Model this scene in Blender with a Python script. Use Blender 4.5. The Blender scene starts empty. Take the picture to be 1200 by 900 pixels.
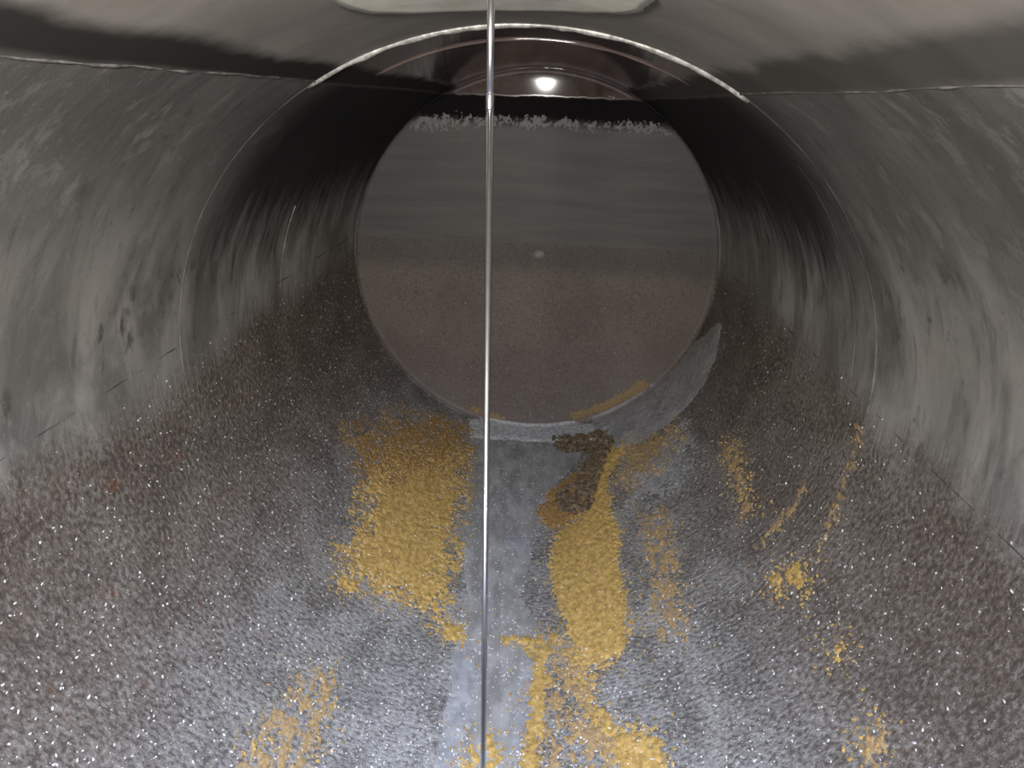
import bpy, bmesh, math
import numpy as np
from mathutils import Vector, Matrix

# ------------------------------------------------------------------ camera
R = 1.2                       # tank radius (m); tank axis runs along +Y at x = 0, z = R
F = 600.0                     # focal length in pixels of the 1200 x 900 frame
VX, VY, ROLL = 653.0, 121.0, 0.063
CAM = np.array([0.075*R, 0.0, R + 0.858*R])
RING_Y = 1.29*R               # circumferential weld
HEAD_Y = 2.78*R               # far head
NEAR_Y = -2.6*R               # near head, behind the camera
LEVEL = 0.884                 # height of the high tide line, in radii above the axis
MID = 0.19                   # height of the lower tide line

def frame_axes():
    d = np.array([(VX-600)/F, (VY-450)/F, 1.0]); d /= np.linalg.norm(d)
    up = np.array([math.sin(ROLL), -math.cos(ROLL), 0.0]); up -= d*up.dot(d); up /= np.linalg.norm(up)
    r = np.cross(d, up); r = r if r[0] > 0 else -r
    return r, d, up
AX, AY, AZ = frame_axes()     # world axes written in camera coordinates (x right, y down, z forward)
scene = bpy.context.scene
col = scene.collection
cd = bpy.data.cameras.new('camera'); cd.sensor_width = 36.0; cd.lens = 36.0*F/1200.0; cd.clip_start = 0.01
co = bpy.data.objects.new('camera', cd); col.objects.link(co)
W = np.array([AX, AY, AZ])    # rows: world axis; W @ v_cam = v_world
cx, cy, cz = W @ np.array([1., 0, 0]), W @ np.array([0, -1., 0]), W @ np.array([0, 0, -1.])
M = Matrix.Identity(4)
for i in range(3):
    M[i][0], M[i][1], M[i][2], M[i][3] = cx[i], cy[i], cz[i], CAM[i]
co.matrix_world = M
scene.camera = co

# ------------------------------------------------------------------ light and exposure
scene.view_settings.view_transform = 'Standard'
scene.view_settings.look = 'None'
scene.view_settings.gamma = 1.0
scene.view_settings.use_curve_mapping = False
scene.view_settings.exposure = 0.0
world = bpy.data.worlds.new('sky'); scene.world = world; world.use_nodes = True
bg = world.node_tree.nodes['Background']
bg.inputs[0].default_value = (0.62, 0.72, 1.0, 1); bg.inputs[1].default_value = 330.0   # daylight that falls through the open hatch
HATCH = (0.0, -0.36, 0.27)    # x, y, radius
pl = bpy.data.lights.new('hatch_portal', 'AREA'); pl.shape = 'DISK'; pl.size = 2*HATCH[2]
pl.cycles.is_portal = True
po = bpy.data.objects.new('hatch_portal', pl); col.objects.link(po); po.location = (HATCH[0], HATCH[1], 2*R+0.2)
# the torch held beside the phone
tl = bpy.data.lights.new('torch_light', 'SPOT'); tl.energy = 165.0; tl.color = (1.0, 0.965, 0.91)
tl.spot_size = math.radians(165); tl.spot_blend = 1.0; tl.shadow_soft_size = 0.05
to = bpy.data.objects.new('torch_light', tl); col.objects.link(to)
TORCH = CAM + np.array([-0.145, -0.02, 0.085])
to.location = TORCH
aim = Vector(W @ np.array([0.0, 0.12, 1.0]))
to.rotation_euler = aim.to_track_quat('-Z', 'Y').to_euler()

# ------------------------------------------------------------------ helpers
def ray(px, py):
    v = W @ np.array([(px-600)/F, (py-450)/F, 1.0])
    return v/np.linalg.norm(v)
def hit_cyl(px, py, rad=R):
    """pixel -> (s, y) on the shell: s = arc length from the bottom line, positive to the right"""
    v = ray(px, py); o = CAM - np.array([0, 0, R])
    a = v[0]**2+v[2]**2; b = o[0]*v[0]+o[2]*v[2]; c = o[0]**2+o[2]**2-rad**2
    t = (-b+math.sqrt(b*b-a*c))/a
    p = o+v*t
    return R*math.atan2(p[0], -p[2]), p[1]
def hit_head(px, py):
    v = ray(px, py); t = (HEAD_Y-CAM[1])/v[1]; p = CAM+v*t
    return p[0], p[2]

_lat = {}
def lattice(seed):
    if seed not in _lat: _lat[seed] = np.random.default_rng(seed).random((256, 256))
    return _lat[seed]
def vnoise(x, y, seed=0):
    L = lattice(seed); xi = np.floor(x).astype(int); yi = np.floor(y).astype(int)
    fx = x-xi; fy = y-yi; fx = fx*fx*(3-2*fx); fy = fy*fy*(3-2*fy)
    g = lambda a, b: L[(xi+a) & 255, (yi+b) & 255]
    return (g(0, 0)*(1-fx)+g(1, 0)*fx)*(1-fy)+(g(0, 1)*(1-fx)+g(1, 1)*fx)*fy
def fbm(x, y, seed=0, octv=4):
    t = 0; a = .5; n = 0
    for k in range(octv):
        t = t+a*vnoise(x*2**k, y*2**k, seed+k); n += a; a *= .55
    return t/n
def sdist(px, py, poly):
    """signed distance to a polygon, positive inside"""
    d = np.full(px.shape, 1e9); ins = np.zeros(px.shape, bool); n = len(poly)
    for i in range(n):
        ax, ay = poly[i]; bx, by = poly[(i+1) % n]
        ex, ey = bx-ax, by-ay; wx, wy = px-ax, py-ay
        t = np.clip((wx*ex+wy*ey)/(ex*ex+ey*ey+1e-12), 0, 1)
        d = np.minimum(d, np.hypot(wx-t*ex, wy-t*ey))
        c = ((ay > py) != (by > py)) & (px < (bx-ax)*(py-ay)/((by-ay) if by != ay else 1e-9)+ax)
        ins ^= c
    return np.where(ins, d, -d)
def sstep(a, b, x):
    t = np.clip((x-a)/(b-a), 0, 1); return t*t*(3-2*t)

def mesh_obj(name, verts, faces, mat, parent=None, smooth=True):
    me = bpy.data.meshes.new(name); me.from_pydata([tuple(map(float, v)) for v in verts], [], [tuple(map(int, f)) for f in faces])
    me.update()
    if smooth: me.polygons.foreach_set('use_smooth', [True]*len(me.polygons))
    if mat: me.materials.append(mat)
    o = bpy.data.objects.new(name, me); col.objects.link(o)
    if parent: o.parent = parent
    return o
def struct(o, label=None):
    o['kind'] = 'structure'
    if label: o['label'] = label
    return o
def tag(o, label, cat, group=None, kind=None):
    o['label'] = label; o['category'] = cat
    if group: o['group'] = group
    if kind: o['kind'] = kind
    return o
def cyl_point(s, y, rad):
    a = s/R
    return np.stack([np.sin(a)*rad, y+0*a, R-np.cos(a)*rad], -1)
def tube(name, pts, rads, mat, parent=None, n=8, jit=0.0, seed=0, squash=None, close=False):
    """tube along a polyline"""
    pts = [Vector(p) for p in pts]; rng = np.random.default_rng(seed)
    V = []; Fc = []; m = len(pts)
    for i, p in enumerate(pts):
        t = (pts[(i+1) % m if close else min(i+1, m-1)]-pts[(i-1) % m if close else max(i-1, 0)]).normalized()
        u = t.orthogonal() if abs(t.z) > .99 else t.cross(Vector((0, 0, 1)))
        if squash is not None: u = squash(p, t)
        u.normalize(); w = t.cross(u)
        r = rads[i] if hasattr(rads, '__len__') else rads
        for k in range(n):
            a = 2*math.pi*k/n; rr = r*(1+jit*(rng.random()-.5))
            V.append(p+u*math.cos(a)*rr+w*math.sin(a)*rr)
    for i in range(m if close else m-1):
        for k in range(n):
            a, b = i*n+k, i*n+(k+1) % n; c, d = ((i+1) % m)*n+(k+1) % n, ((i+1) % m)*n+k
            Fc.append((a, b, c, d))
    if not close:
        Fc.append(tuple(reversed(range(n)))); Fc.append(tuple(range((m-1)*n, m*n)))
    return mesh_obj(name, V, Fc, mat, parent)

# ------------------------------------------------------------------ node helper
class NT:
    def __init__(s, name):
        s.m = bpy.data.materials.new(name); s.m.use_nodes = True; s.t = s.m.node_tree; s.n = s.t.nodes
        s.b = s.n['Principled BSDF']
        s.pos = s.new('ShaderNodeTexCoord').outputs['Object']
    def new(s, k): return s.n.new(k)
    def put(s, sock, v):
        if hasattr(v, 'is_linked') or isinstance(v, bpy.types.NodeSocket): s.t.links.new(v, sock)
        elif isinstance(v, tuple) and len(v) == 3 and sock.type == 'RGBA': sock.default_value = (*v, 1)
        else: sock.default_value = v
    def math(s, op, a, b=0.0, c=0.0, clamp=False):
        n = s.new('ShaderNodeMath'); n.operation = op; n.use_clamp = clamp
        s.put(n.inputs[0], a); s.put(n.inputs[1], b); s.put(n.inputs[2], c); return n.outputs[0]
    def add(s, a, b): return s.math('ADD', a, b)
    def sub(s, a, b): return s.math('SUBTRACT', a, b)
    def mul(s, a, b): return s.math('MULTIPLY', a, b)
    def step(s, x, a, b, lo=0.0, hi=1.0):
        n = s.new('ShaderNodeMapRange'); n.interpolation_type = 'SMOOTHSTEP'
        s.put(n.inputs[0], x); s.put(n.inputs[1], a); s.put(n.inputs[2], b); n.inputs[3].default_value = lo; n.inputs[4].default_value = hi
        return n.outputs[0]
    def noise(s, vec, scale, detail=4.0, rough=.55, out='Fac', dist=0.0):
        n = s.new('ShaderNodeTexNoise'); s.put(n.inputs['Vector'], vec); n.inputs['Scale'].default_value = scale
        n.inputs['Detail'].default_value = detail; n.inputs['Roughness'].default_value = rough; n.inputs['Distortion'].default_value = dist
        return n.outputs[0]
    def voro(s, vec, scale):
        n = s.new('ShaderNodeTexVoronoi'); s.put(n.inputs['Vector'], vec); n.inputs['Scale'].default_value = scale
        return n.outputs['Distance']
    def vec(s, x, y, z=0.0):
        n = s.new('ShaderNodeCombineXYZ'); s.put(n.inputs[0], x); s.put(n.inputs[1], y); s.put(n.inputs[2], z); return n.outputs[0]
    def xyz(s, v=None):
        n = s.new('ShaderNodeSeparateXYZ'); s.put(n.inputs[0], v or s.pos); return n.outputs
    def mix(s, f, a, b):
        n = s.new('ShaderNodeMix'); n.data_type = 'RGBA'; s.put(n.inputs[0], f); s.put(n.inputs[6], a); s.put(n.inputs[7], b); return n.outputs[2]
    def mixf(s, f, a, b):
        n = s.new('ShaderNodeMix'); s.put(n.inputs[0], f); s.put(n.inputs[2], a); s.put(n.inputs[3], b); return n.outputs[0]
    def bump(s, h, strength=.5, dist=.01):
        n = s.new('ShaderNodeBump'); s.put(n.inputs['Strength'], strength); n.inputs['Distance'].default_value = dist
        s.put(n.inputs['Height'], h); s.t.links.new(n.outputs[0], s.b.inputs['Normal'])
    def out(s, color=None, rough=None, metal=None, spec=None):
        if color is not None: s.put(s.b.inputs['Base Color'], color)
        if rough is not None: s.put(s.b.inputs['Roughness'], rough)
        if metal is not None: s.put(s.b.inputs['Metallic'], metal)
        if spec is not None: s.put(s.b.inputs['Specular IOR Level'], spec)
        return s.m

def shell_material():
    t = NT('tank_shell_steel'); x, y, z = t.xyz()
    zc = t.sub(z, R); h = t.mul(zc, 1/R)
    s = t.mul(t.math('ARCTAN2', x, t.mul(zc, -1)), R)          # arc length from the bottom line
    big = t.noise(t.pos, 1.6, 4); med = t.noise(t.pos, 6, 5)
    drip = t.noise(t.vec(t.mul(s, 1.6), t.mul(y, 5.5)), 1.0, 6, .62, dist=.7)         # long along the circumference
    drip2 = t.noise(t.vec(t.mul(s, 4.5), t.mul(y, 26)), 1.0, 5, .65, dist=.4)
    fine = t.noise(t.vec(t.mul(s, 46), t.mul(y, 80)), 1.0, 4, .7)
    fine2 = t.noise(t.vec(t.mul(s, 75), t.mul(y, 120), 3.7), 1.0, 3, .7)
    grain = t.noise(t.pos, 260, 2, .6)
    # edges of the tide zones
    hl = t.add(h, t.mul(t.sub(med, .5), .012))
    up = t.step(hl, LEVEL-.006, LEVEL+.006)
    hm = t.add(h, t.add(t.mul(t.sub(drip2, .5), .22), t.mul(t.sub(big, .5), .30)))
    low = t.math('SUBTRACT', 1.0, t.step(hm, MID-.16, MID+.03))
    bot = t.math('SUBTRACT', 1.0, t.step(t.add(h, t.mul(t.sub(big, .5), .5)), -.95, -.30))
    # colours
    wallc = t.mix(t.step(drip, .34, .66), (.115, .110, .099), (.275, .262, .238))
    wallc = t.mix(t.mul(t.step(drip2, .57, .72), .55), wallc, (.05, .046, .042))
    wallc = t.mix(t.mul(t.step(t.noise(t.vec(t.mul(s, 3), t.mul(y, 8)), 1.0, 6, .7), .6, .72), .6), wallc, (.27, .26, .24))
    upper_shade = t.mul(t.step(t.add(h, t.mul(t.sub(drip, .5), .45)), .45, .84), .70)  # weak torch beam on the upper walls, painted in as darkening
    wallc = t.mix(upper_shade, wallc, (.040, .038, .036))
    blot = t.noise(t.vec(t.mul(s, 7), t.mul(y, 15)), 1.0, 7, .72, dist=.5)
    patch = t.step(t.noise(t.pos, 2.6, 3), .46, .60)
    wallc = t.mix(t.mul(t.step(blot, .56, .66), t.mul(patch, .8)), wallc, (.045, .040, .035))
    wallc = t.mix(t.mul(t.step(blot, .47, .37), t.mixf(patch, .30, .5)), wallc, (.235, .225, .205))
    speck = t.noise(t.vec(t.mul(s, 40), t.mul(y, 70), 9.0), 1.0, 4, .75)
    wallc = t.mix(t.mul(t.step(speck, .60, .68), .45), wallc, (.06, .055, .05))
    wallc = t.mix(t.mul(t.step(speck, .40, .32), .45), wallc, (.25, .24, .22))
    lowc = t.mix(t.step(big, .35, .65), (.105, .084, .066), (.135, .114, .093))
    lowc = t.mix(t.mul(t.step(t.noise(t.pos, 9, 6, .7), .6, .68), t.step(x, -.35, -.6)), lowc, (.13, .055, .03))
    botc = t.mix(t.step(med, .35, .65), (.165, .160, .148), (.225, .220, .205))
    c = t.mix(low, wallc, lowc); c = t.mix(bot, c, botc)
    spots = t.mul(t.step(t.add(fine, t.mul(t.sub(med, .5), .25)), .545, .60), t.mixf(bot, t.mul(low, .32), .60))
    c = t.mix(spots, c, (.34, .325, .30))
    glint = t.mul(t.step(fine2, .66, .72), t.mixf(bot, t.mul(low, .5), .8))
    c = t.mix(glint, c, (.48, .47, .45))
    pits = t.mul(t.step(t.add(fine, t.mul(t.sub(med, .5), .25)), .50, .41), t.mixf(bot, t.mul(low, .78), .72))
    c = t.mix(pits, c, (.045, .034, .027))
    # clean film above the high tide line, a tarry black band just over it
    ceilc = t.mix(t.step(t.noise(t.vec(t.mul(x, 3), t.mul(y, 7)), 1.0, 5, .6), .3, .7), (.17, .158, .140), (.25, .232, .205))
    far = t.step(y, RING_Y-.01, RING_Y+.01)
    ceilc = t.mix(far, ceilc, t.mix(t.step(med, .3, .7), (.085, .060, .050), (.15, .115, .10)))
    tar_w = t.mixf(t.step(x, -.1, .1), .914, .918)
    tar = t.math('SUBTRACT', 1.0, t.step(t.add(h, t.mul(t.sub(med, .5), .03)), t.sub(tar_w, .006), t.add(tar_w, .012)))
    tar = t.mul(tar, t.mixf(t.step(x, -.1, .1), .97, .72))
    ceilc = t.mix(tar, ceilc, (.018, .016, .015))
    c = t.mix(up, c, ceilc)
    # grazing-light shade around the far upper end of the shell, painted black
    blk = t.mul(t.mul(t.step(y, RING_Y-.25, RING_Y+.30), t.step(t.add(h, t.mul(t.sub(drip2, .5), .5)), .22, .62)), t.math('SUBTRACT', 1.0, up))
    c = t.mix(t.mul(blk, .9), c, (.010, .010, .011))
    ro = t.mixf(up, t.mixf(bot, .62, .45), t.mixf(far, .5, .09))
    ro = t.mixf(spots, ro, .3)
    lump = t.add(t.mul(fine, .7), t.mul(t.noise(t.vec(t.mul(s, 22), t.mul(y, 36)), 1.0, 3, .6), .5))
    hgt = t.add(t.mul(lump, t.mixf(bot, t.mul(low, .55), 1.0)), t.mul(grain, t.mul(t.math('SUBTRACT', 1.0, up), .04)))
    hgt = t.add(hgt, t.mul(t.mul(drip2, t.math('SUBTRACT', 1.0, up)), .12))
    t.bump(hgt, .8, .015)
    tar_shade = t.math('MAXIMUM', t.mul(tar, up), blk); ro = t.mixf(tar_shade, ro, .75)
    return t.out(c, ro, 0.0, t.mixf(tar_shade, .5, .1))

def head_material():
    t = NT('far_head_steel'); x, y, z = t.xyz()
    h = t.mul(t.sub(z, R), 1/R)
    big = t.noise(t.pos, 2.2, 4); med = t.noise(t.pos, 8, 5)
    drip = t.noise(t.vec(t.mul(x, 30), t.mul(z, 5)), 1.0, 4, .6)
    grain = t.noise(t.pos, 170, 3, .7)
    lay = t.noise(t.vec(t.mul(x, 1.2), t.mul(z, 14)), 1.0, 4)
    up = t.step(t.add(h, t.mul(t.sub(med, .5), .03)), LEVEL-.008, LEVEL+.006)
    blk = t.step(t.add(h, t.mul(t.sub(drip, .5), .05)), .74, .80)
    low = t.math('SUBTRACT', 1.0, t.step(t.add(h, t.mul(t.sub(drip, .5), .045)), MID-.008, MID+.006))
    under = t.mul(low, t.step(t.add(h, t.mul(t.sub(med, .5), .08)), -.02, .10))
    c = t.mix(t.step(lay, .3, .7), (.092, .088, .080), (.125, .119, .109))
    c = t.mix(t.mul(t.step(drip, .6, .8), .35), c, (.06, .056, .05))
    lc = t.mix(t.step(big, .35, .65), (.150, .120, .100), (.180, .150, .126))
    lc = t.mix(t.mul(under, .6), lc, (.070, .065, .060))
    c = t.mix(low, c, lc)
    c = t.mix(blk, c, (.012, .011, .011))
    gl = t.mix(t.step(med, .3, .7), (.075, .050, .042), (.14, .105, .09))
    c = t.mix(up, c, gl)
    c = t.mix(t.mul(t.step(t.noise(t.pos, 60, 4, .7), .5, .38), t.mul(low, .45)), c, (.05, .040, .033))
    sp = t.mul(t.step(grain, .58, .68), t.mul(low, .6))
    c = t.mix(sp, c, (.34, .31, .28))
    ro = t.mixf(up, t.mixf(blk, .6, .85), .05)
    t.bump(t.mul(grain, t.mul(low, 1.0)), .5, .004)
    return t.out(c, ro, 0.0, t.mixf(t.mul(blk, t.math('SUBTRACT', 1.0, up)), t.mixf(up, .5, 1.0), .05))

def plain(name, c1, c2, scale, rough, metal=0.0, bump=.3, dist=.004, stretch=(1, 1, 1)):
    t = NT(name); x, y, z = t.xyz()
    v = t.vec(t.mul(x, stretch[0]), t.mul(y, stretch[1]), t.mul(z, stretch[2]))
    n = t.noise(v, scale, 5, .6)
    if bump: t.bump(t.noise(v, scale*3, 3, .6), bump, dist)
    return t.out(t.mix(t.step(n, .32, .68), c1, c2), rough, metal)

MAT = {
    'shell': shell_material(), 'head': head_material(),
    'dark': plain('dark_seam', (.02, .018, .016), (.07, .06, .055), 40, .7),
    'weld': plain('weld_bead_steel', (.20, .19, .17), (.48, .46, .43), 60, .4, .3),
    'weld_dull': plain('stained_weld', (.10, .085, .07), (.21, .19, .165), 50, .55),
    'crust': plain('tide_crust', (.045, .042, .039), (.125, .118, .108), 40, .6),
    'rod': plain('polished_rod_steel', (.62, .62, .65), (.72, .72, .75), 30, .22, 1.0, bump=0),
    'fitting': plain('threaded_fitting_steel', (.16, .15, .14), (.30, .29, .27), 40, .45, .8),
    'pad': plain('pale_coated_plate', (.62, .60, .50), (.80, .78, .69), 12, .5, 0, .2),
    'gold': plain('ochre_rust_residue', (.27, .170, .042), (.49, .32, .095), 40, .8, 0, .7, .003),
    'goldbrown': plain('brown_ochre_residue', (.16, .09, .03), (.36, .21, .06), 80, .8, 0, .7, .003),
    'orange': plain('dull_orange_residue', (.21, .145, .075), (.36, .245, .11), 80, .8, 0, .7, .003),
    'silt': plain('smooth_grey_silt', (.20, .197, .19), (.29, .287, .28), 8, .55, 0, .1),
    'film': plain('grey_sludge_film', (.17, .166, .155), (.29, .285, .27), 13, .45, 0, .25, .003, (1, .5, 1)),
    'palefilm': plain('pale_bluish_film', (.19, .19, .192), (.30, .30, .305), 14, .45, 0, .2, .003),
    'salt': plain('pale_crust', (.30, .30, .29), (.55, .55, .54), 50, .7, 0, .8, .008),
    'mud': plain('dark_mud_flakes', (.06, .04, .02), (.19, .13, .07), 40, .6, 0, .8, .006),
    'grit': plain('pale_grit', (.45, .44, .42), (.75, .74, .72), 300, .3, 0, 0),
    'flake': plain('grey_paint_flakes', (.16, .155, .148), (.26, .25, .24), 30, .6, 0, .4),
}

# ------------------------------------------------------------------ the shell
def shell_sector(name, a0, a1, na, label, hole=None):
    ys = np.linspace(NEAR_Y, HEAD_Y, 150); an = np.linspace(a0, a1, na)
    A, Y = np.meshgrid(an, ys, indexing='ij')
    P = cyl_point(A*R, Y, R).reshape(-1, 3)
    ny = len(ys); Fc = []
    for i in range(na-1):
        for j in range(ny-1):
            q = (i*ny+j, (i+1)*ny+j, (i+1)*ny+j+1, i*ny+j+1)
            if hole is not None:
                c = P[list(q)].mean(0)
                if math.hypot(c[0]-hole[0], c[1]-hole[1]) < hole[2]: continue
            Fc.append(q)
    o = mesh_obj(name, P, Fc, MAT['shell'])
    nr = -np.stack([np.sin(A), 0*A, -np.cos(A)], -1).reshape(-1, 3)
    me = o.data
    me.normals_split_custom_set_from_vertices([tuple(v) for v in nr])
    return struct(o, label)
A_LEVEL = math.pi-math.acos(LEVEL); A_FLOOR = math.radians(40)
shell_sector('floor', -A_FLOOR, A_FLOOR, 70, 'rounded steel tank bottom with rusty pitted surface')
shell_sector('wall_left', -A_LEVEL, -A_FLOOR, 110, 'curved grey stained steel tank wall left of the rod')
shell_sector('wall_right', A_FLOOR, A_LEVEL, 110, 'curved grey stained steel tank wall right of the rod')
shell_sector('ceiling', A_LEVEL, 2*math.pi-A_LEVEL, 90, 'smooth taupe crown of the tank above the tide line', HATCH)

def head(name, y0, sgn, label):
    """slightly dished disc with a small knuckle at the rim"""
    rho = 42*R; rk = .03; prof = []
    for r in np.linspace(0, R-rk, 40): prof.append((r, (r*r-(R-rk)**2)/(2*rho)))
    for k in range(1, 9):
        a = k/8*math.pi/2; prof.append((R-rk+rk*math.sin(a), rk-rk*math.cos(a)))
    ns = 160; V = [(0, y0+rk*0-sgn*prof[0][1]+sgn*rk, R)]; Fc = []
    for (r, d) in prof[1:]:
        for k in range(ns):
            a = 2*math.pi*k/ns
            V.append((r*math.sin(a), y0+sgn*(rk-d), R-r*math.cos(a)))
    for k in range(ns): Fc.append((0, 1+k, 1+(k+1) % ns))
    for i in range(len(prof)-2):
        for k in range(ns):
            a = 1+i*ns+k; b = 1+i*ns+(k+1) % ns
            Fc.append((a, a+ns, b+ns, b))
    return struct(mesh_obj(name, V, Fc, MAT['head']), label)
far = head('wall_far', HEAD_Y, 1, 'round end plate of the tank with grey band above brown stain')
head('wall_near', NEAR_Y, -1, 'round end plate behind the open hatch')
# small round plug in the middle of the end plate
px_, pz_ = hit_head(631, 300)
bm = bmesh.new()
bmesh.ops.create_uvsphere(bm, u_segments=20, v_segments=10, radius=.038)
for v in bm.verts: v.co = Vector((v.co.x*1.1, v.co.z*.35, v.co.y*.8))
me = bpy.data.meshes.new('plug'); bm.to_mesh(me); bm.free(); me.materials.append(MAT['flake'])
for p in me.polygons: p.use_smooth = True
plug = bpy.data.objects.new('plug', me); col.objects.link(plug); plug.location = (px_, HEAD_Y+.042, pz_); plug.parent = far

# hatch neck in the crown, behind the camera
V = []; Fc = []; n = 64
zc = lambda x: R+math.sqrt(R*R-x*x)
prof = [(HATCH[2]-.012, 'low'), (HATCH[2]+.05, 'low'), (HATCH[2]+.05, 'lo2'), (HATCH[2]+.05, 'top'), (HATCH[2]-.012, 'top')]
for k in range(n):
    a = 2*math.pi*k/n
    for (r, w) in prof:
        xx, yy = HATCH[0]+r*math.cos(a), HATCH[1]+r*math.sin(a)
        V.append((xx, yy, {'low': zc(xx)-.012, 'lo2': zc(xx)+.01, 'top': 2*R+.18}[w]))
for k in range(n):
    for j in range(5):
        Fc.append((k*5+j, k*5+(j+1) % 5, ((k+1) % n)*5+(j+1) % 5, ((k+1) % n)*5+j))
struct(mesh_obj('trim_1', V, Fc, MAT['fitting'], smooth=False), 'round steel hatch neck open to the sky')

# welds ------------------------------------------------------------------
def radial(p, t):
    v = Vector((p.x, 0, p.z-R)); return v
def ring(name, y, a0, a1, r, mat, seed, label, wob=.004, sink=-.001):
    n = int(260*abs(a1-a0)/(2*math.pi)); rng = np.random.default_rng(seed)
    full = abs(abs(a1-a0)-2*math.pi) < 1e-6
    an = np.linspace(a0, a1, n, endpoint=not full)
    pts = [cyl_point(np.array(a*R), np.array(y+wob*(vnoise(np.array(a*9.), np.array(.5), seed)-.5)), R+sink) for a in an]
    rr = [r*(.35+1.3*float(fbm(np.array(a*30.), np.array(1.5), seed, 3))) for a in an]
    return struct(tube(name, pts, rr, mat, n=8, jit=.12, seed=seed, squash=radial, close=full), label)
PI = math.pi
ring('trim_2', RING_Y, A_LEVEL-.02, 2*PI-A_LEVEL+.02, .0075, MAT['weld'], 3, 'bright circumferential weld bead arching over the crown')
ring('trim_3', RING_Y, -A_LEVEL, A_LEVEL, .0042, MAT['shell'], 4, 'stained circumferential weld bead crossing walls and bottom', sink=.0024)
ring('trim_4', 1.40*R, .75, A_LEVEL-.25, .0036, MAT['shell'], 5, 'second stained weld bead on the right wall', sink=.0020)
ring('trim_5', HEAD_Y-.004, 0, 2*PI, .005, MAT['shell'], 6, 'weld around the rim of the end plate')
def seam(name, s, y0, y1, r, mat, seed, label, wob=.02, sink=.0012):
    n = 120; rng = np.random.default_rng(seed); ys = np.linspace(y0, y1, n)
    ss = s+wob*(fbm(ys*4, ys*0+.3, seed)-.5)
    pts = [cyl_point(np.array(a), np.array(b), R+sink) for a, b in zip(ss, ys)]
    return struct(tube(name, pts, [r*max(.15, 3.2*float(fbm(np.array(b*22.), np.array(.7), seed, 3))-.75) for b in ys], mat, n=7, jit=.4, seed=seed, squash=radial), label)
aL = A_LEVEL*R
seam('trim_6', -aL, .15, RING_Y, .0022, MAT['crust'], 11, 'crusted tide line ridge along the left wall', .03, -.0003)
seam('trim_7', aL, .15, RING_Y, .0022, MAT['crust'], 12, 'crusted tide line ridge along the right wall', .03, -.0003)
sL, _ = hit_cyl(290, 355); sR, _ = hit_cyl(1010, 470)
seam('trim_8', sL, .3, HEAD_Y, .002, MAT['dark'], 13, 'dark longitudinal seam along the left wall')
ring('trim_10', 1.88, A_LEVEL+.06, 2*PI-A_LEVEL-.06, .004, MAT['shell'], 15, 'faint inner ring line on the far crown')
ring('trim_11', 2.29, -(PI-math.acos(.50)), -(PI-math.acos(.17)), .0035, MAT['weld_dull'], 16, 'short weld line on the far left wall')
seam('trim_9', sR, .3, HEAD_Y, .002, MAT['dark'], 14, 'dark longitudinal seam along the right wall')

# round pale cover plate in the crown ------------------------------------------------
def cover():
    cx0, cy0, rad = -.025, 1.02, .25; nr, na = 16, 120; V = []; Fc = []
    for side, dz in ((0, .009), (1, -.001)):
        for i in range(nr+1):
            for k in range(na):
                a = 2*PI*k/na
                e = 1+.10*float(fbm(np.array(3+2.5*math.cos(a)), np.array(3+2.5*math.sin(a)), 5))-.05+.03*float(vnoise(np.array(k*.35), np.array(.5), 9))
                r = rad*e*i/nr+1e-4
                xx, yy = cx0+r*math.cos(a), cy0+r*math.sin(a)
                V.append((xx, yy, R+math.sqrt(R*R-xx*xx)-dz))
    m = (nr+1)*na
    for i in range(nr):
        for k in range(na):
            a, b = i*na+k, i*na+(k+1) % na
            Fc.append((a, a+na, b+na, b)); Fc.append((m+a, m+b, m+b+na, m+a+na))
    for k in range(na):
        a, b = nr*na+k, nr*na+(k+1) % na; Fc.append((a, m+a, m+b, b))
    o = mesh_obj('cover_plate', V, Fc, MAT['pad'])
    return tag(o, 'round pale cream cover plate with ragged rim on the tank crown', 'plate')
cover()

# ------------------------------------------------------------------ the rod
def along(px, py, depth):
    v = W @ np.array([(px-600)/F, (py-450)/F, 1.0]); return Vector(CAM+v*depth)
P0, P1 = along(575.5, 0, .56), along(566, 900, .85)
dr = (P1-P0).normalized()
top = P0-dr*((2*R-.02-P0.z)/abs(dr.z)); 
kf = 3.0
low = P0
while True:
    low = low+dr*.005
    if math.hypot(low.x, low.z-R) > R-.006: break
rod = bpy.data.objects.new('gauge_rod', None); col.objects.link(rod); rod.location = low
tag(rod, 'thin polished steel gauge rod running from tank crown to the bottom', 'rod')
def loc(p): return p-low
RR = .0043
joint = P0.lerp(P1, 0); 
# joint sits where the rod passes the end plate's black band in the photograph
qj = 1/(1/.56+(1/.85-1/.56)*120/900)          # depth of the rod where it passes that band
joint = along(575.5-9.5*120/900, 120, qj)
tube('upper_shaft', [loc(top), loc(joint)], RR, MAT['rod'], rod, n=20)
tube('lower_shaft', [loc(joint), loc(low)], RR, MAT['rod'], rod, n=20)
tube('glint_sleeve', [loc(joint-dr*.009), loc(joint-dr*.007), loc(joint+dr*.007), loc(joint+dr*.009)], [RR*1.02, RR*1.16, RR*1.16, RR*1.02], MAT['rod'], rod, n=20)  # shiny sleeve added to stand for the glint on the rod
tube('bushing', [loc(top-dr*.03), loc(top+dr*.012), loc(top+dr*.014)], [.022, .022, .014], MAT['fitting'], rod, n=6)
tube('tip', [loc(low-dr*.05), loc(low-dr*.04), loc(low-dr*.004), loc(low)], [RR, .008, .008, .004], MAT['fitting'], rod, n=12)

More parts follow.
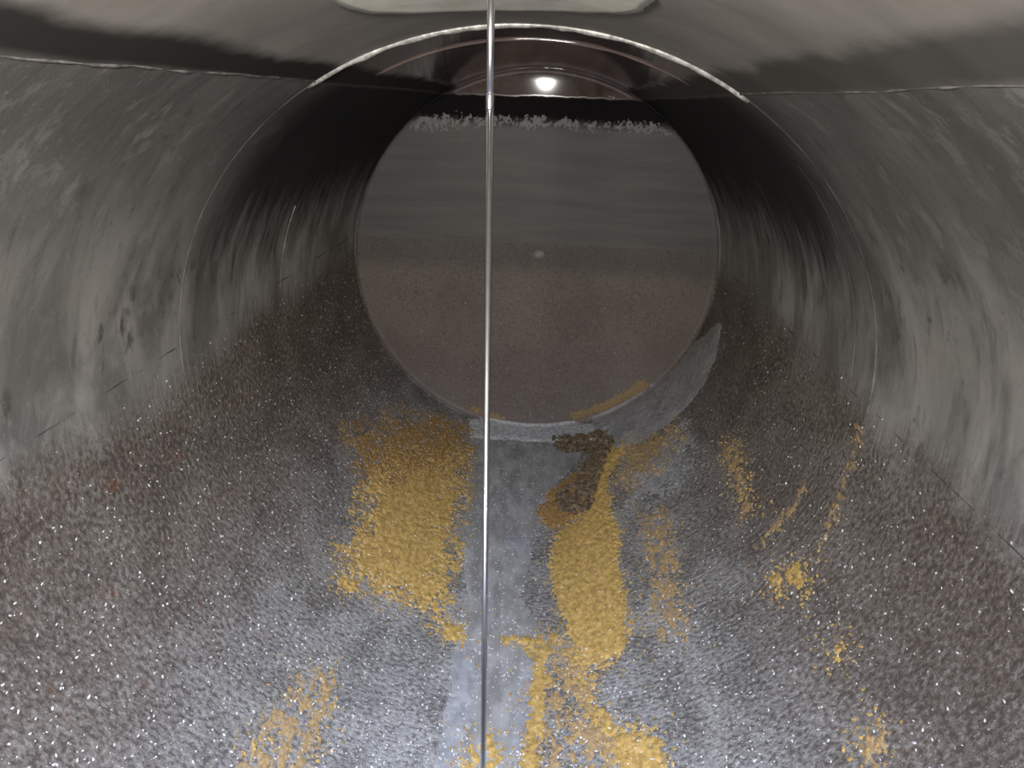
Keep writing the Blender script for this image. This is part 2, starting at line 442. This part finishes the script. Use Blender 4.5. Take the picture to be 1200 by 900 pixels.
# ------------------------------------------------------------------ deposits
GOLD_POLYS = []; HEAD_POLYS = []
LAYERS = []                   # height maps of what already lies on the shell: (lo, hi, grid)
RK = .03                      # knuckle radius of the end plate
def shell_radius(y):
    """inner radius of the shell, running on into the end plate's knuckle"""
    e = np.clip(y-HEAD_Y, 0, RK)
    return R-RK+np.sqrt(RK*RK-e*e)
def ground(S, Y):
    """height above the bare shell of the layers that lie at (s, y)"""
    S = np.asarray(S, float); Y = np.asarray(Y, float); g = np.zeros(np.broadcast(S, Y).shape)
    for lo, hi, H in LAYERS:
        u = (S-lo[0])/(hi[0]-lo[0])*(H.shape[0]-1); v = (Y-lo[1])/(hi[1]-lo[1])*(H.shape[1]-1)
        ok = (u >= 0) & (v >= 0) & (u <= H.shape[0]-1) & (v <= H.shape[1]-1)
        h = H[np.clip(np.rint(u), 0, H.shape[0]-1).astype(int), np.clip(np.rint(v), 0, H.shape[1]-1).astype(int)]
        g = np.maximum(g, np.where(ok, h, 0))
    return g
def deposit(name, poly_px, mat, hmax, label, cat, cell=.0045, edge=.03, sparse=None, seed=1, on='shell', rough=1.0, kind='stuff', world=False):
    hit = hit_cyl if on == 'shell' else hit_head
    poly = np.array(poly_px if world else [hit(*p) for p in poly_px])
    if world: HEAD_POLYS.append(poly)
    if on == 'shell' and edge > .017 and mat in (MAT['gold'], MAT['orange']): GOLD_POLYS.append(poly)
    lo, hi = poly.min(0)-.05, poly.max(0)+.05
    if on == 'shell': hi[1] = min(hi[1], HEAD_Y+RK*.93)
    na, nb = int((hi[0]-lo[0])/cell)+2, int((hi[1]-lo[1])/cell)+2
    A, B = np.meshgrid(np.linspace(lo[0], hi[0], na), np.linspace(lo[1], hi[1], nb), indexing='ij')
    sd = sdist(A, B, poly)
    f = sd/edge+(fbm(A*14, B*14, seed, 4)-.5)*2.4*rough+(fbm(A*75, B*75, seed+9, 3)-.5)*3.2*rough
    g = fbm(A*45, B*30, seed+20, 4)
    if sparse is not None:
        f = np.minimum(f, (fbm(A*55, B*38, seed+31, 4)-sparse)*9+np.clip(sd/edge, 0, 2)*.2)
    hgt = np.where(f > 0, hmax*(.25+.75*sstep(0, 1.6, f))*(.55+.9*(g-.25)), -.002)
    hgt = np.maximum(hgt, np.where(f > 0, .0012, -.002))
    if on == 'shell':
        base = ground(A, B)
        P = cyl_point(A, B, shell_radius(B)-base-hgt)
        LAYERS.append((lo.copy(), hi.copy(), np.where(f > 0, base+hgt, 0)))
    else:
        dish = np.interp(np.hypot(A, B-R), np.linspace(0, R-.03, 30), (np.linspace(0, R-.03, 30)**2-(R-.03)**2)/(2*42*R))
        P = np.stack([A, HEAD_Y+.03-dish-hgt, B], -1)
    P = P.reshape(-1, 3); fl = (f > 0)
    keep = fl[:-1, :-1] | fl[1:, :-1] | fl[:-1, 1:] | fl[1:, 1:]
    I, J = np.nonzero(keep)
    q = np.stack([I*nb+J, (I+1)*nb+J, (I+1)*nb+J+1, I*nb+J+1], -1)
    used = np.unique(q); remap = np.full(na*nb, -1); remap[used] = np.arange(len(used))
    if len(used) == 0: print('empty', name); return
    o = mesh_obj(name, P[used], remap[q], mat)
    return tag(o, label, cat, kind=kind)

deposit('sludge_film', [(552, 507), (655, 512), (688, 516), (678, 538), (655, 565), (640, 600), (625, 640), (612, 700), (640, 750), (622, 790), (612, 850), (602, 900), (592, 1000),
        (490, 1000), (515, 900), (525, 800), (535, 755), (545, 700), (543, 620), (548, 560)], MAT['film'], .003,
        'smooth grey sludge strip along the tank bottom behind the rod', 'sludge', edge=.02, rough=.6, seed=40)
deposit('pale_crust', [(548, 490), (600, 490), (660, 494), (722, 494), (696, 516), (640, 518), (600, 515), (552, 513)], MAT['salt'], .014,
        'whitish crust where the grey strip meets the end plate', 'crust', cell=.005, edge=.02, rough=.5, seed=41)
deposit('ochre_residue', [(440, 545), (470, 530), (548, 525), (545, 560), (536, 600), (531, 640), (525, 690), (514, 716), (480, 705), (440, 692), (405, 690), (402, 660), (420, 610), (430, 570)],
        MAT['gold'], .009, 'broad yellow ochre residue patch left of the rod', 'residue', edge=.09, seed=50, rough=1.35)
deposit('brown_residue', [(400, 505), (440, 490), (500, 482), (548, 495), (552, 520), (545, 550), (480, 560), (430, 570), (415, 540)],
        MAT['goldbrown'], .006, 'dull brown ochre residue above the broad yellow patch', 'residue', edge=.12, seed=51, sparse=.42)
deposit('ochre_residue', [(512, 724), (545, 732), (547, 750), (522, 750)], MAT['gold'], .008, 'small ochre residue clump below the broad left patch', 'residue', edge=.02, seed=52)
deposit('ochre_residue', [(722, 518), (735, 520), (722, 545), (712, 560), (715, 600), (727, 625), (727, 660), (733, 700), (739, 740), (727, 768), (700, 780), (680, 765), (664, 745), (650, 700), (645, 650), (652, 622), (675, 610), (690, 590), (700, 560), (708, 530)],
        MAT['gold'], .013, 'thick yellow ochre residue bank right of the grey strip', 'residue', edge=.035, seed=54, rough=.7)
deposit('brown_residue', [(632, 612), (628, 600), (645, 575), (670, 555), (690, 545), (694, 575), (680, 605), (655, 620)], MAT['goldbrown'], .010,
        'dark brown ochre residue beside the mud flakes', 'residue', edge=.03, seed=56)
deposit('ochre_residue', [(655, 752), (690, 778), (692, 822), (725, 848), (760, 858), (774, 885), (782, 920), (790, 1000), (735, 1000), (728, 920), (715, 875), (690, 850), (672, 800)],
        MAT['gold'], .010, 'ochre residue tongue running on from the thick bank', 'residue', edge=.035, seed=58, rough=1.1)
deposit('ochre_residue', [(648, 755), (690, 780), (692, 830), (720, 860), (730, 920), (740, 1000), (625, 1000), (632, 900), (640, 800)],
        MAT['orange'], .006, 'scattered ochre crumbs between tongue and narrow streak', 'residue', edge=.03, seed=60, sparse=.53)
deposit('ochre_residue', [(618, 752), (647, 756), (642, 800), (637, 850), (632, 900), (628, 1000), (604, 1000), (610, 900), (616, 850), (620, 800)],
        MAT['gold'], .007, 'narrow ochre residue streak along the grey strip', 'residue', edge=.02, seed=62, rough=1.2)
deposit('ochre_residue', [(535, 905), (545, 865), (572, 862), (588, 880), (590, 1000), (510, 1000)], MAT['gold'], .006,
        'ochre residue crumbs lying on the grey strip by the rod', 'residue', edge=.03, seed=64, sparse=.47)
deposit('ochre_residue', [(278, 905), (310, 850), (350, 800), (388, 785), (388, 830), (372, 880), (360, 1000), (220, 1000)], MAT['orange'], .006,
        'sparse ochre residue crumbs low on the left floor', 'residue', edge=.04, seed=66, sparse=.50)
deposit('orange_residue', [(752, 600), (785, 598), (795, 680), (802, 740), (768, 745), (762, 680)], MAT['orange'], .004,
        'faint orange residue streak right of the thick bank', 'residue', edge=.03, seed=68, sparse=.48)
deposit('orange_residue', [(735, 520), (790, 500), (800, 520), (770, 555), (740, 575), (725, 570)], MAT['orange'], .004,
        'dull orange residue fan beside the thick bank', 'residue', edge=.05, seed=69, sparse=.36)
deposit('ochre_residue', [(845, 520), (862, 515), (885, 600), (868, 605)], MAT['orange'], .005,
        'ochre flecks in a short streak up the right wall', 'residue', edge=.02, seed=70, sparse=.46)
deposit('ochre_residue', [(898, 678), (925, 662), (945, 662), (950, 690), (935, 698), (902, 692)], MAT['gold'], .008,
        'ochre residue clumps on the right weld line', 'residue', edge=.025, seed=72, sparse=.48)
deposit('ochre_residue', [(1001, 495), (1009, 495), (1009, 535), (996, 567), (964, 644), (955, 638), (987, 560), (1001, 530)], MAT['orange'], .006,
        'thin ochre line caught on the right weld bead', 'residue', cell=.004, edge=.016, seed=90, sparse=.50)
deposit('ochre_residue', [(942, 565), (950, 567), (915, 622), (888, 648), (880, 642), (906, 614)], MAT['orange'], .006,
        'thin ochre line on the second right weld bead', 'residue', cell=.004, edge=.016, seed=91, sparse=.50)
deposit('ochre_residue', [(975, 762), (985, 758), (988, 775), (976, 778)], MAT['gold'], .006,
        'single ochre dab on the right wall below the weld clumps', 'residue', cell=.004, edge=.02, seed=92)
deposit('ochre_residue', [(1000, 880), (1012, 862), (1036, 852), (1040, 880), (1020, 900)], MAT['orange'], .008,
        'ochre fleck low on the right wall', 'residue', edge=.02, seed=74, sparse=.5)
deposit('ochre_residue', [(580, 744), (660, 742), (662, 754), (582, 754)], MAT['gold'], .008, 'thin ochre line across the grey strip on the weld', 'residue', cell=.005, edge=.014, seed=76, sparse=.44)
def head_arc(p0, p1, r0, r1):
    """polygon on the end plate along its rim between the bearings of two pixels"""
    a0, a1 = (math.atan2(x, R-z) for x, z in (hit_head(*p0), hit_head(*p1)))
    an = np.linspace(a0, a1, 9)
    return [(r*R*math.sin(a), R-r*R*math.cos(a)) for r, seq in ((r0, an), (r1, an[::-1])) for a in seq]
deposit('orange_residue', head_arc((672, 500), (768, 462), .920, .984), MAT['orange'], .008,
        'orange residue along the right foot of the end plate', 'residue', cell=.005, edge=.025, seed=78, on='head', world=True)
deposit('orange_residue', head_arc((545, 494), (590, 500), .945, .984), MAT['orange'], .008,
        'orange residue dab on the end plate foot by the rod', 'residue', cell=.005, edge=.02, seed=79, on='head', world=True)
deposit('pale_film', [(535, 755), (550, 750), (562, 790), (548, 850), (535, 900), (520, 1000), (492, 1000), (512, 900), (521, 830)], MAT['palefilm'], .0045,
        'pale bluish film along the left edge of the grey strip', 'film', edge=.03, rough=.6, seed=43)
deposit('pale_film', [(590, 628), (612, 625), (622, 635), (610, 648), (592, 642)], MAT['palefilm'], .0045,
        'small pale film spot in the middle of the grey strip', 'film', edge=.03, rough=.6, seed=45)
deposit('pale_film', [(612, 770), (628, 765), (622, 800), (618, 850), (612, 900), (608, 1000), (590, 1000), (598, 900), (604, 830)], MAT['palefilm'], .0045,
        'pale bluish film beside the narrow ochre streak', 'film', edge=.03, rough=.6, seed=44)
deposit('grey_silt', [(846, 381), (839, 420), (808, 474), (767, 508), (722, 526), (698, 512), (694, 490), (732, 472), (780, 442), (814, 402), (842, 378)], MAT['silt'], .012,
        'smooth grey silt crescent along the right foot of the end plate', 'silt', edge=.06, rough=.25, seed=80)
deposit('grey_silt', [(800, 500), (815, 520), (800, 560), (765, 585), (740, 585), (750, 560), (780, 525)], MAT['silt'], .004,
        'smooth grey silt smear on the right side of the bottom', 'silt', edge=.14, rough=1.2, seed=82)
deposit('peeling_film', [(455, 142), (480, 135), (560, 136), (640, 140), (720, 144), (815, 149), (815, 156), (700, 153), (600, 149), (460, 148)], MAT['flake'], .005,
        'ragged peeling grey film strip across the end plate', 'film', cell=.005, edge=.03, rough=.8, seed=84, on='head', sparse=.37)

# dark mud flakes ----------------------------------------------------------
def chips(name, pts, size, mat, label, cat, seed, flat=.45, lift=.3):
    """many small angular chips lying on the shell or end plate: pts = (position, inward normal)"""
    rng = np.random.default_rng(seed); V = []; Fc = []
    base = np.array([(1, 0, 0), (.3, .95, 0), (-.8, .6, 0), (-.8, -.6, 0), (.3, -.95, 0), (0, 0, 1)], float)
    for (p, nrm), sz in zip(pts, size):
        nrm = np.array(nrm); t = np.cross(nrm, (0.13, 1, .21)); t /= np.linalg.norm(t); b = np.cross(nrm, t)
        a = rng.random()*6.28; ca, sa = math.cos(a), math.sin(a)
        q = base*(.65+.7*rng.random((6, 1)))*np.array([1.35, .8, flat*(.6+.8*rng.random())])
        q = q*sz
        o = len(V)
        for u in q:
            V.append(np.array(p)+t*(u[0]*ca-u[1]*sa)+b*(u[0]*sa+u[1]*ca)+nrm*(u[2]-.0008))
        k = [0, 1, 2, 3, 4]
        for i in range(5): Fc.append((o+k[i], o+k[(i+1) % 5], o+5))
    o = mesh_obj(name, V, Fc, mat, smooth=False)
    return tag(o, label, cat, kind='stuff')
def on_shell(s, y, lift=0.0, g=None):
    a = s/R; n = np.array([-math.sin(a), 0, math.cos(a)])
    p = np.array([math.sin(a)*R, y, R-math.cos(a)*R])+n*(lift+(float(ground(s, y)) if g is None else g))
    return p, n
rng = np.random.default_rng(77); pts = []; sz = []
poly = np.array([hit_cyl(*p) for p in [(648, 512), (705, 506), (722, 512), (708, 545), (700, 572), (690, 600), (655, 600), (650, 585), (680, 555), (690, 530), (650, 525)]])
lo, hi = poly.min(0), poly.max(0)
while len(pts) < 650:
    c = lo+(hi-lo)*rng.random(2)
    if sdist(np.array([c[0]]), np.array([c[1]]), poly)[0] > 0 and c[1] < HEAD_Y-.02:
        pts.append(on_shell(c[0], c[1], .004*rng.random())); sz.append(.009+.022*rng.random()**2)
chips('mud_flakes', pts, sz, MAT['mud'], 'crumbled dark brown mud flakes beside the pale crust', 'mud', 5, flat=.6)

# loose ochre crumbs on and around the residue
rng = np.random.default_rng(31); pts = []; sz = []
for poly in GOLD_POLYS:
    lo, hi = poly.min(0)-.13, poly.max(0)+.13
    n = int((hi[0]-lo[0])*(hi[1]-lo[1])*16000)
    C = lo+(hi-lo)*rng.random((n, 2)); d = sdist(C[:, 0], C[:, 1], poly)
    prob = np.where(d > 0, .22, np.exp(d/.035)*.5)*(.25+1.2*vnoise(C[:, 0]*30, C[:, 1]*20, 3))
    C = C[(rng.random(n) < prob) & (C[:, 1] < HEAD_Y-.01)]
    for c, g in zip(C, ground(C[:, 0], C[:, 1])):
        pts.append(on_shell(c[0], c[1], 0.0, float(g))); sz.append(.002+.0055*rng.random()**2.5)
chips('ochre_crumbs', pts, sz, MAT['gold'], 'loose ochre crumbs strewn around the yellow residue patches', 'crumbs', 6, flat=1.2)

# pale grit over the lower half of the shell and the foot of the end plate -------------------
rng = np.random.default_rng(99); pts = []; sz = []; spots = []
while len(spots) < 38000:
    s = (rng.random()*2-1)*R*1.75; y = .2+rng.random()*(HEAD_Y-.22)
    dens = (1-abs(s)/(R*1.75))**.55*(.35+.65*float(vnoise(np.array(s*5.), np.array(y*5.), 7)))
    if rng.random() > dens: continue
    if s > .2 and y > RING_Y and rng.random() > .5: continue
    spots.append((s, y))
spots = np.array(spots)
for (s, y), g in zip(spots, ground(spots[:, 0], spots[:, 1])):
    if g > .004 and rng.random() > .45: continue                  # fewer specks on the thick residue
    pts.append(on_shell(s, y, 0.0, float(g))); sz.append(.0016+.0042*rng.random()**4)
chips('pale_grit', pts, sz, MAT['grit'], 'pale grit specks scattered over the lower tank surface', 'grit', 8, flat=.55)
pts = []; sz = []
while len(pts) < 2200:
    x = (rng.random()*2-1)*R*.95; z = R*(.02+.9*rng.random()**1.6)
    if math.hypot(x, z-R) > R*.95: continue
    if any(sdist(np.array([x]), np.array([z]), p)[0] > -.02 for p in HEAD_POLYS): continue
    rr = math.hypot(x, z-R)
    pts.append((np.array([x, HEAD_Y+.03-(rr*rr-(R-.03)**2)/(2*42*R), z]), np.array([0, -1., 0]))); sz.append(.0016+.0028*rng.random()**3)
chips('pale_grit', pts, sz, MAT['grit'], 'fine pale grit specks stuck on the lower end plate', 'grit', 9, flat=.5)
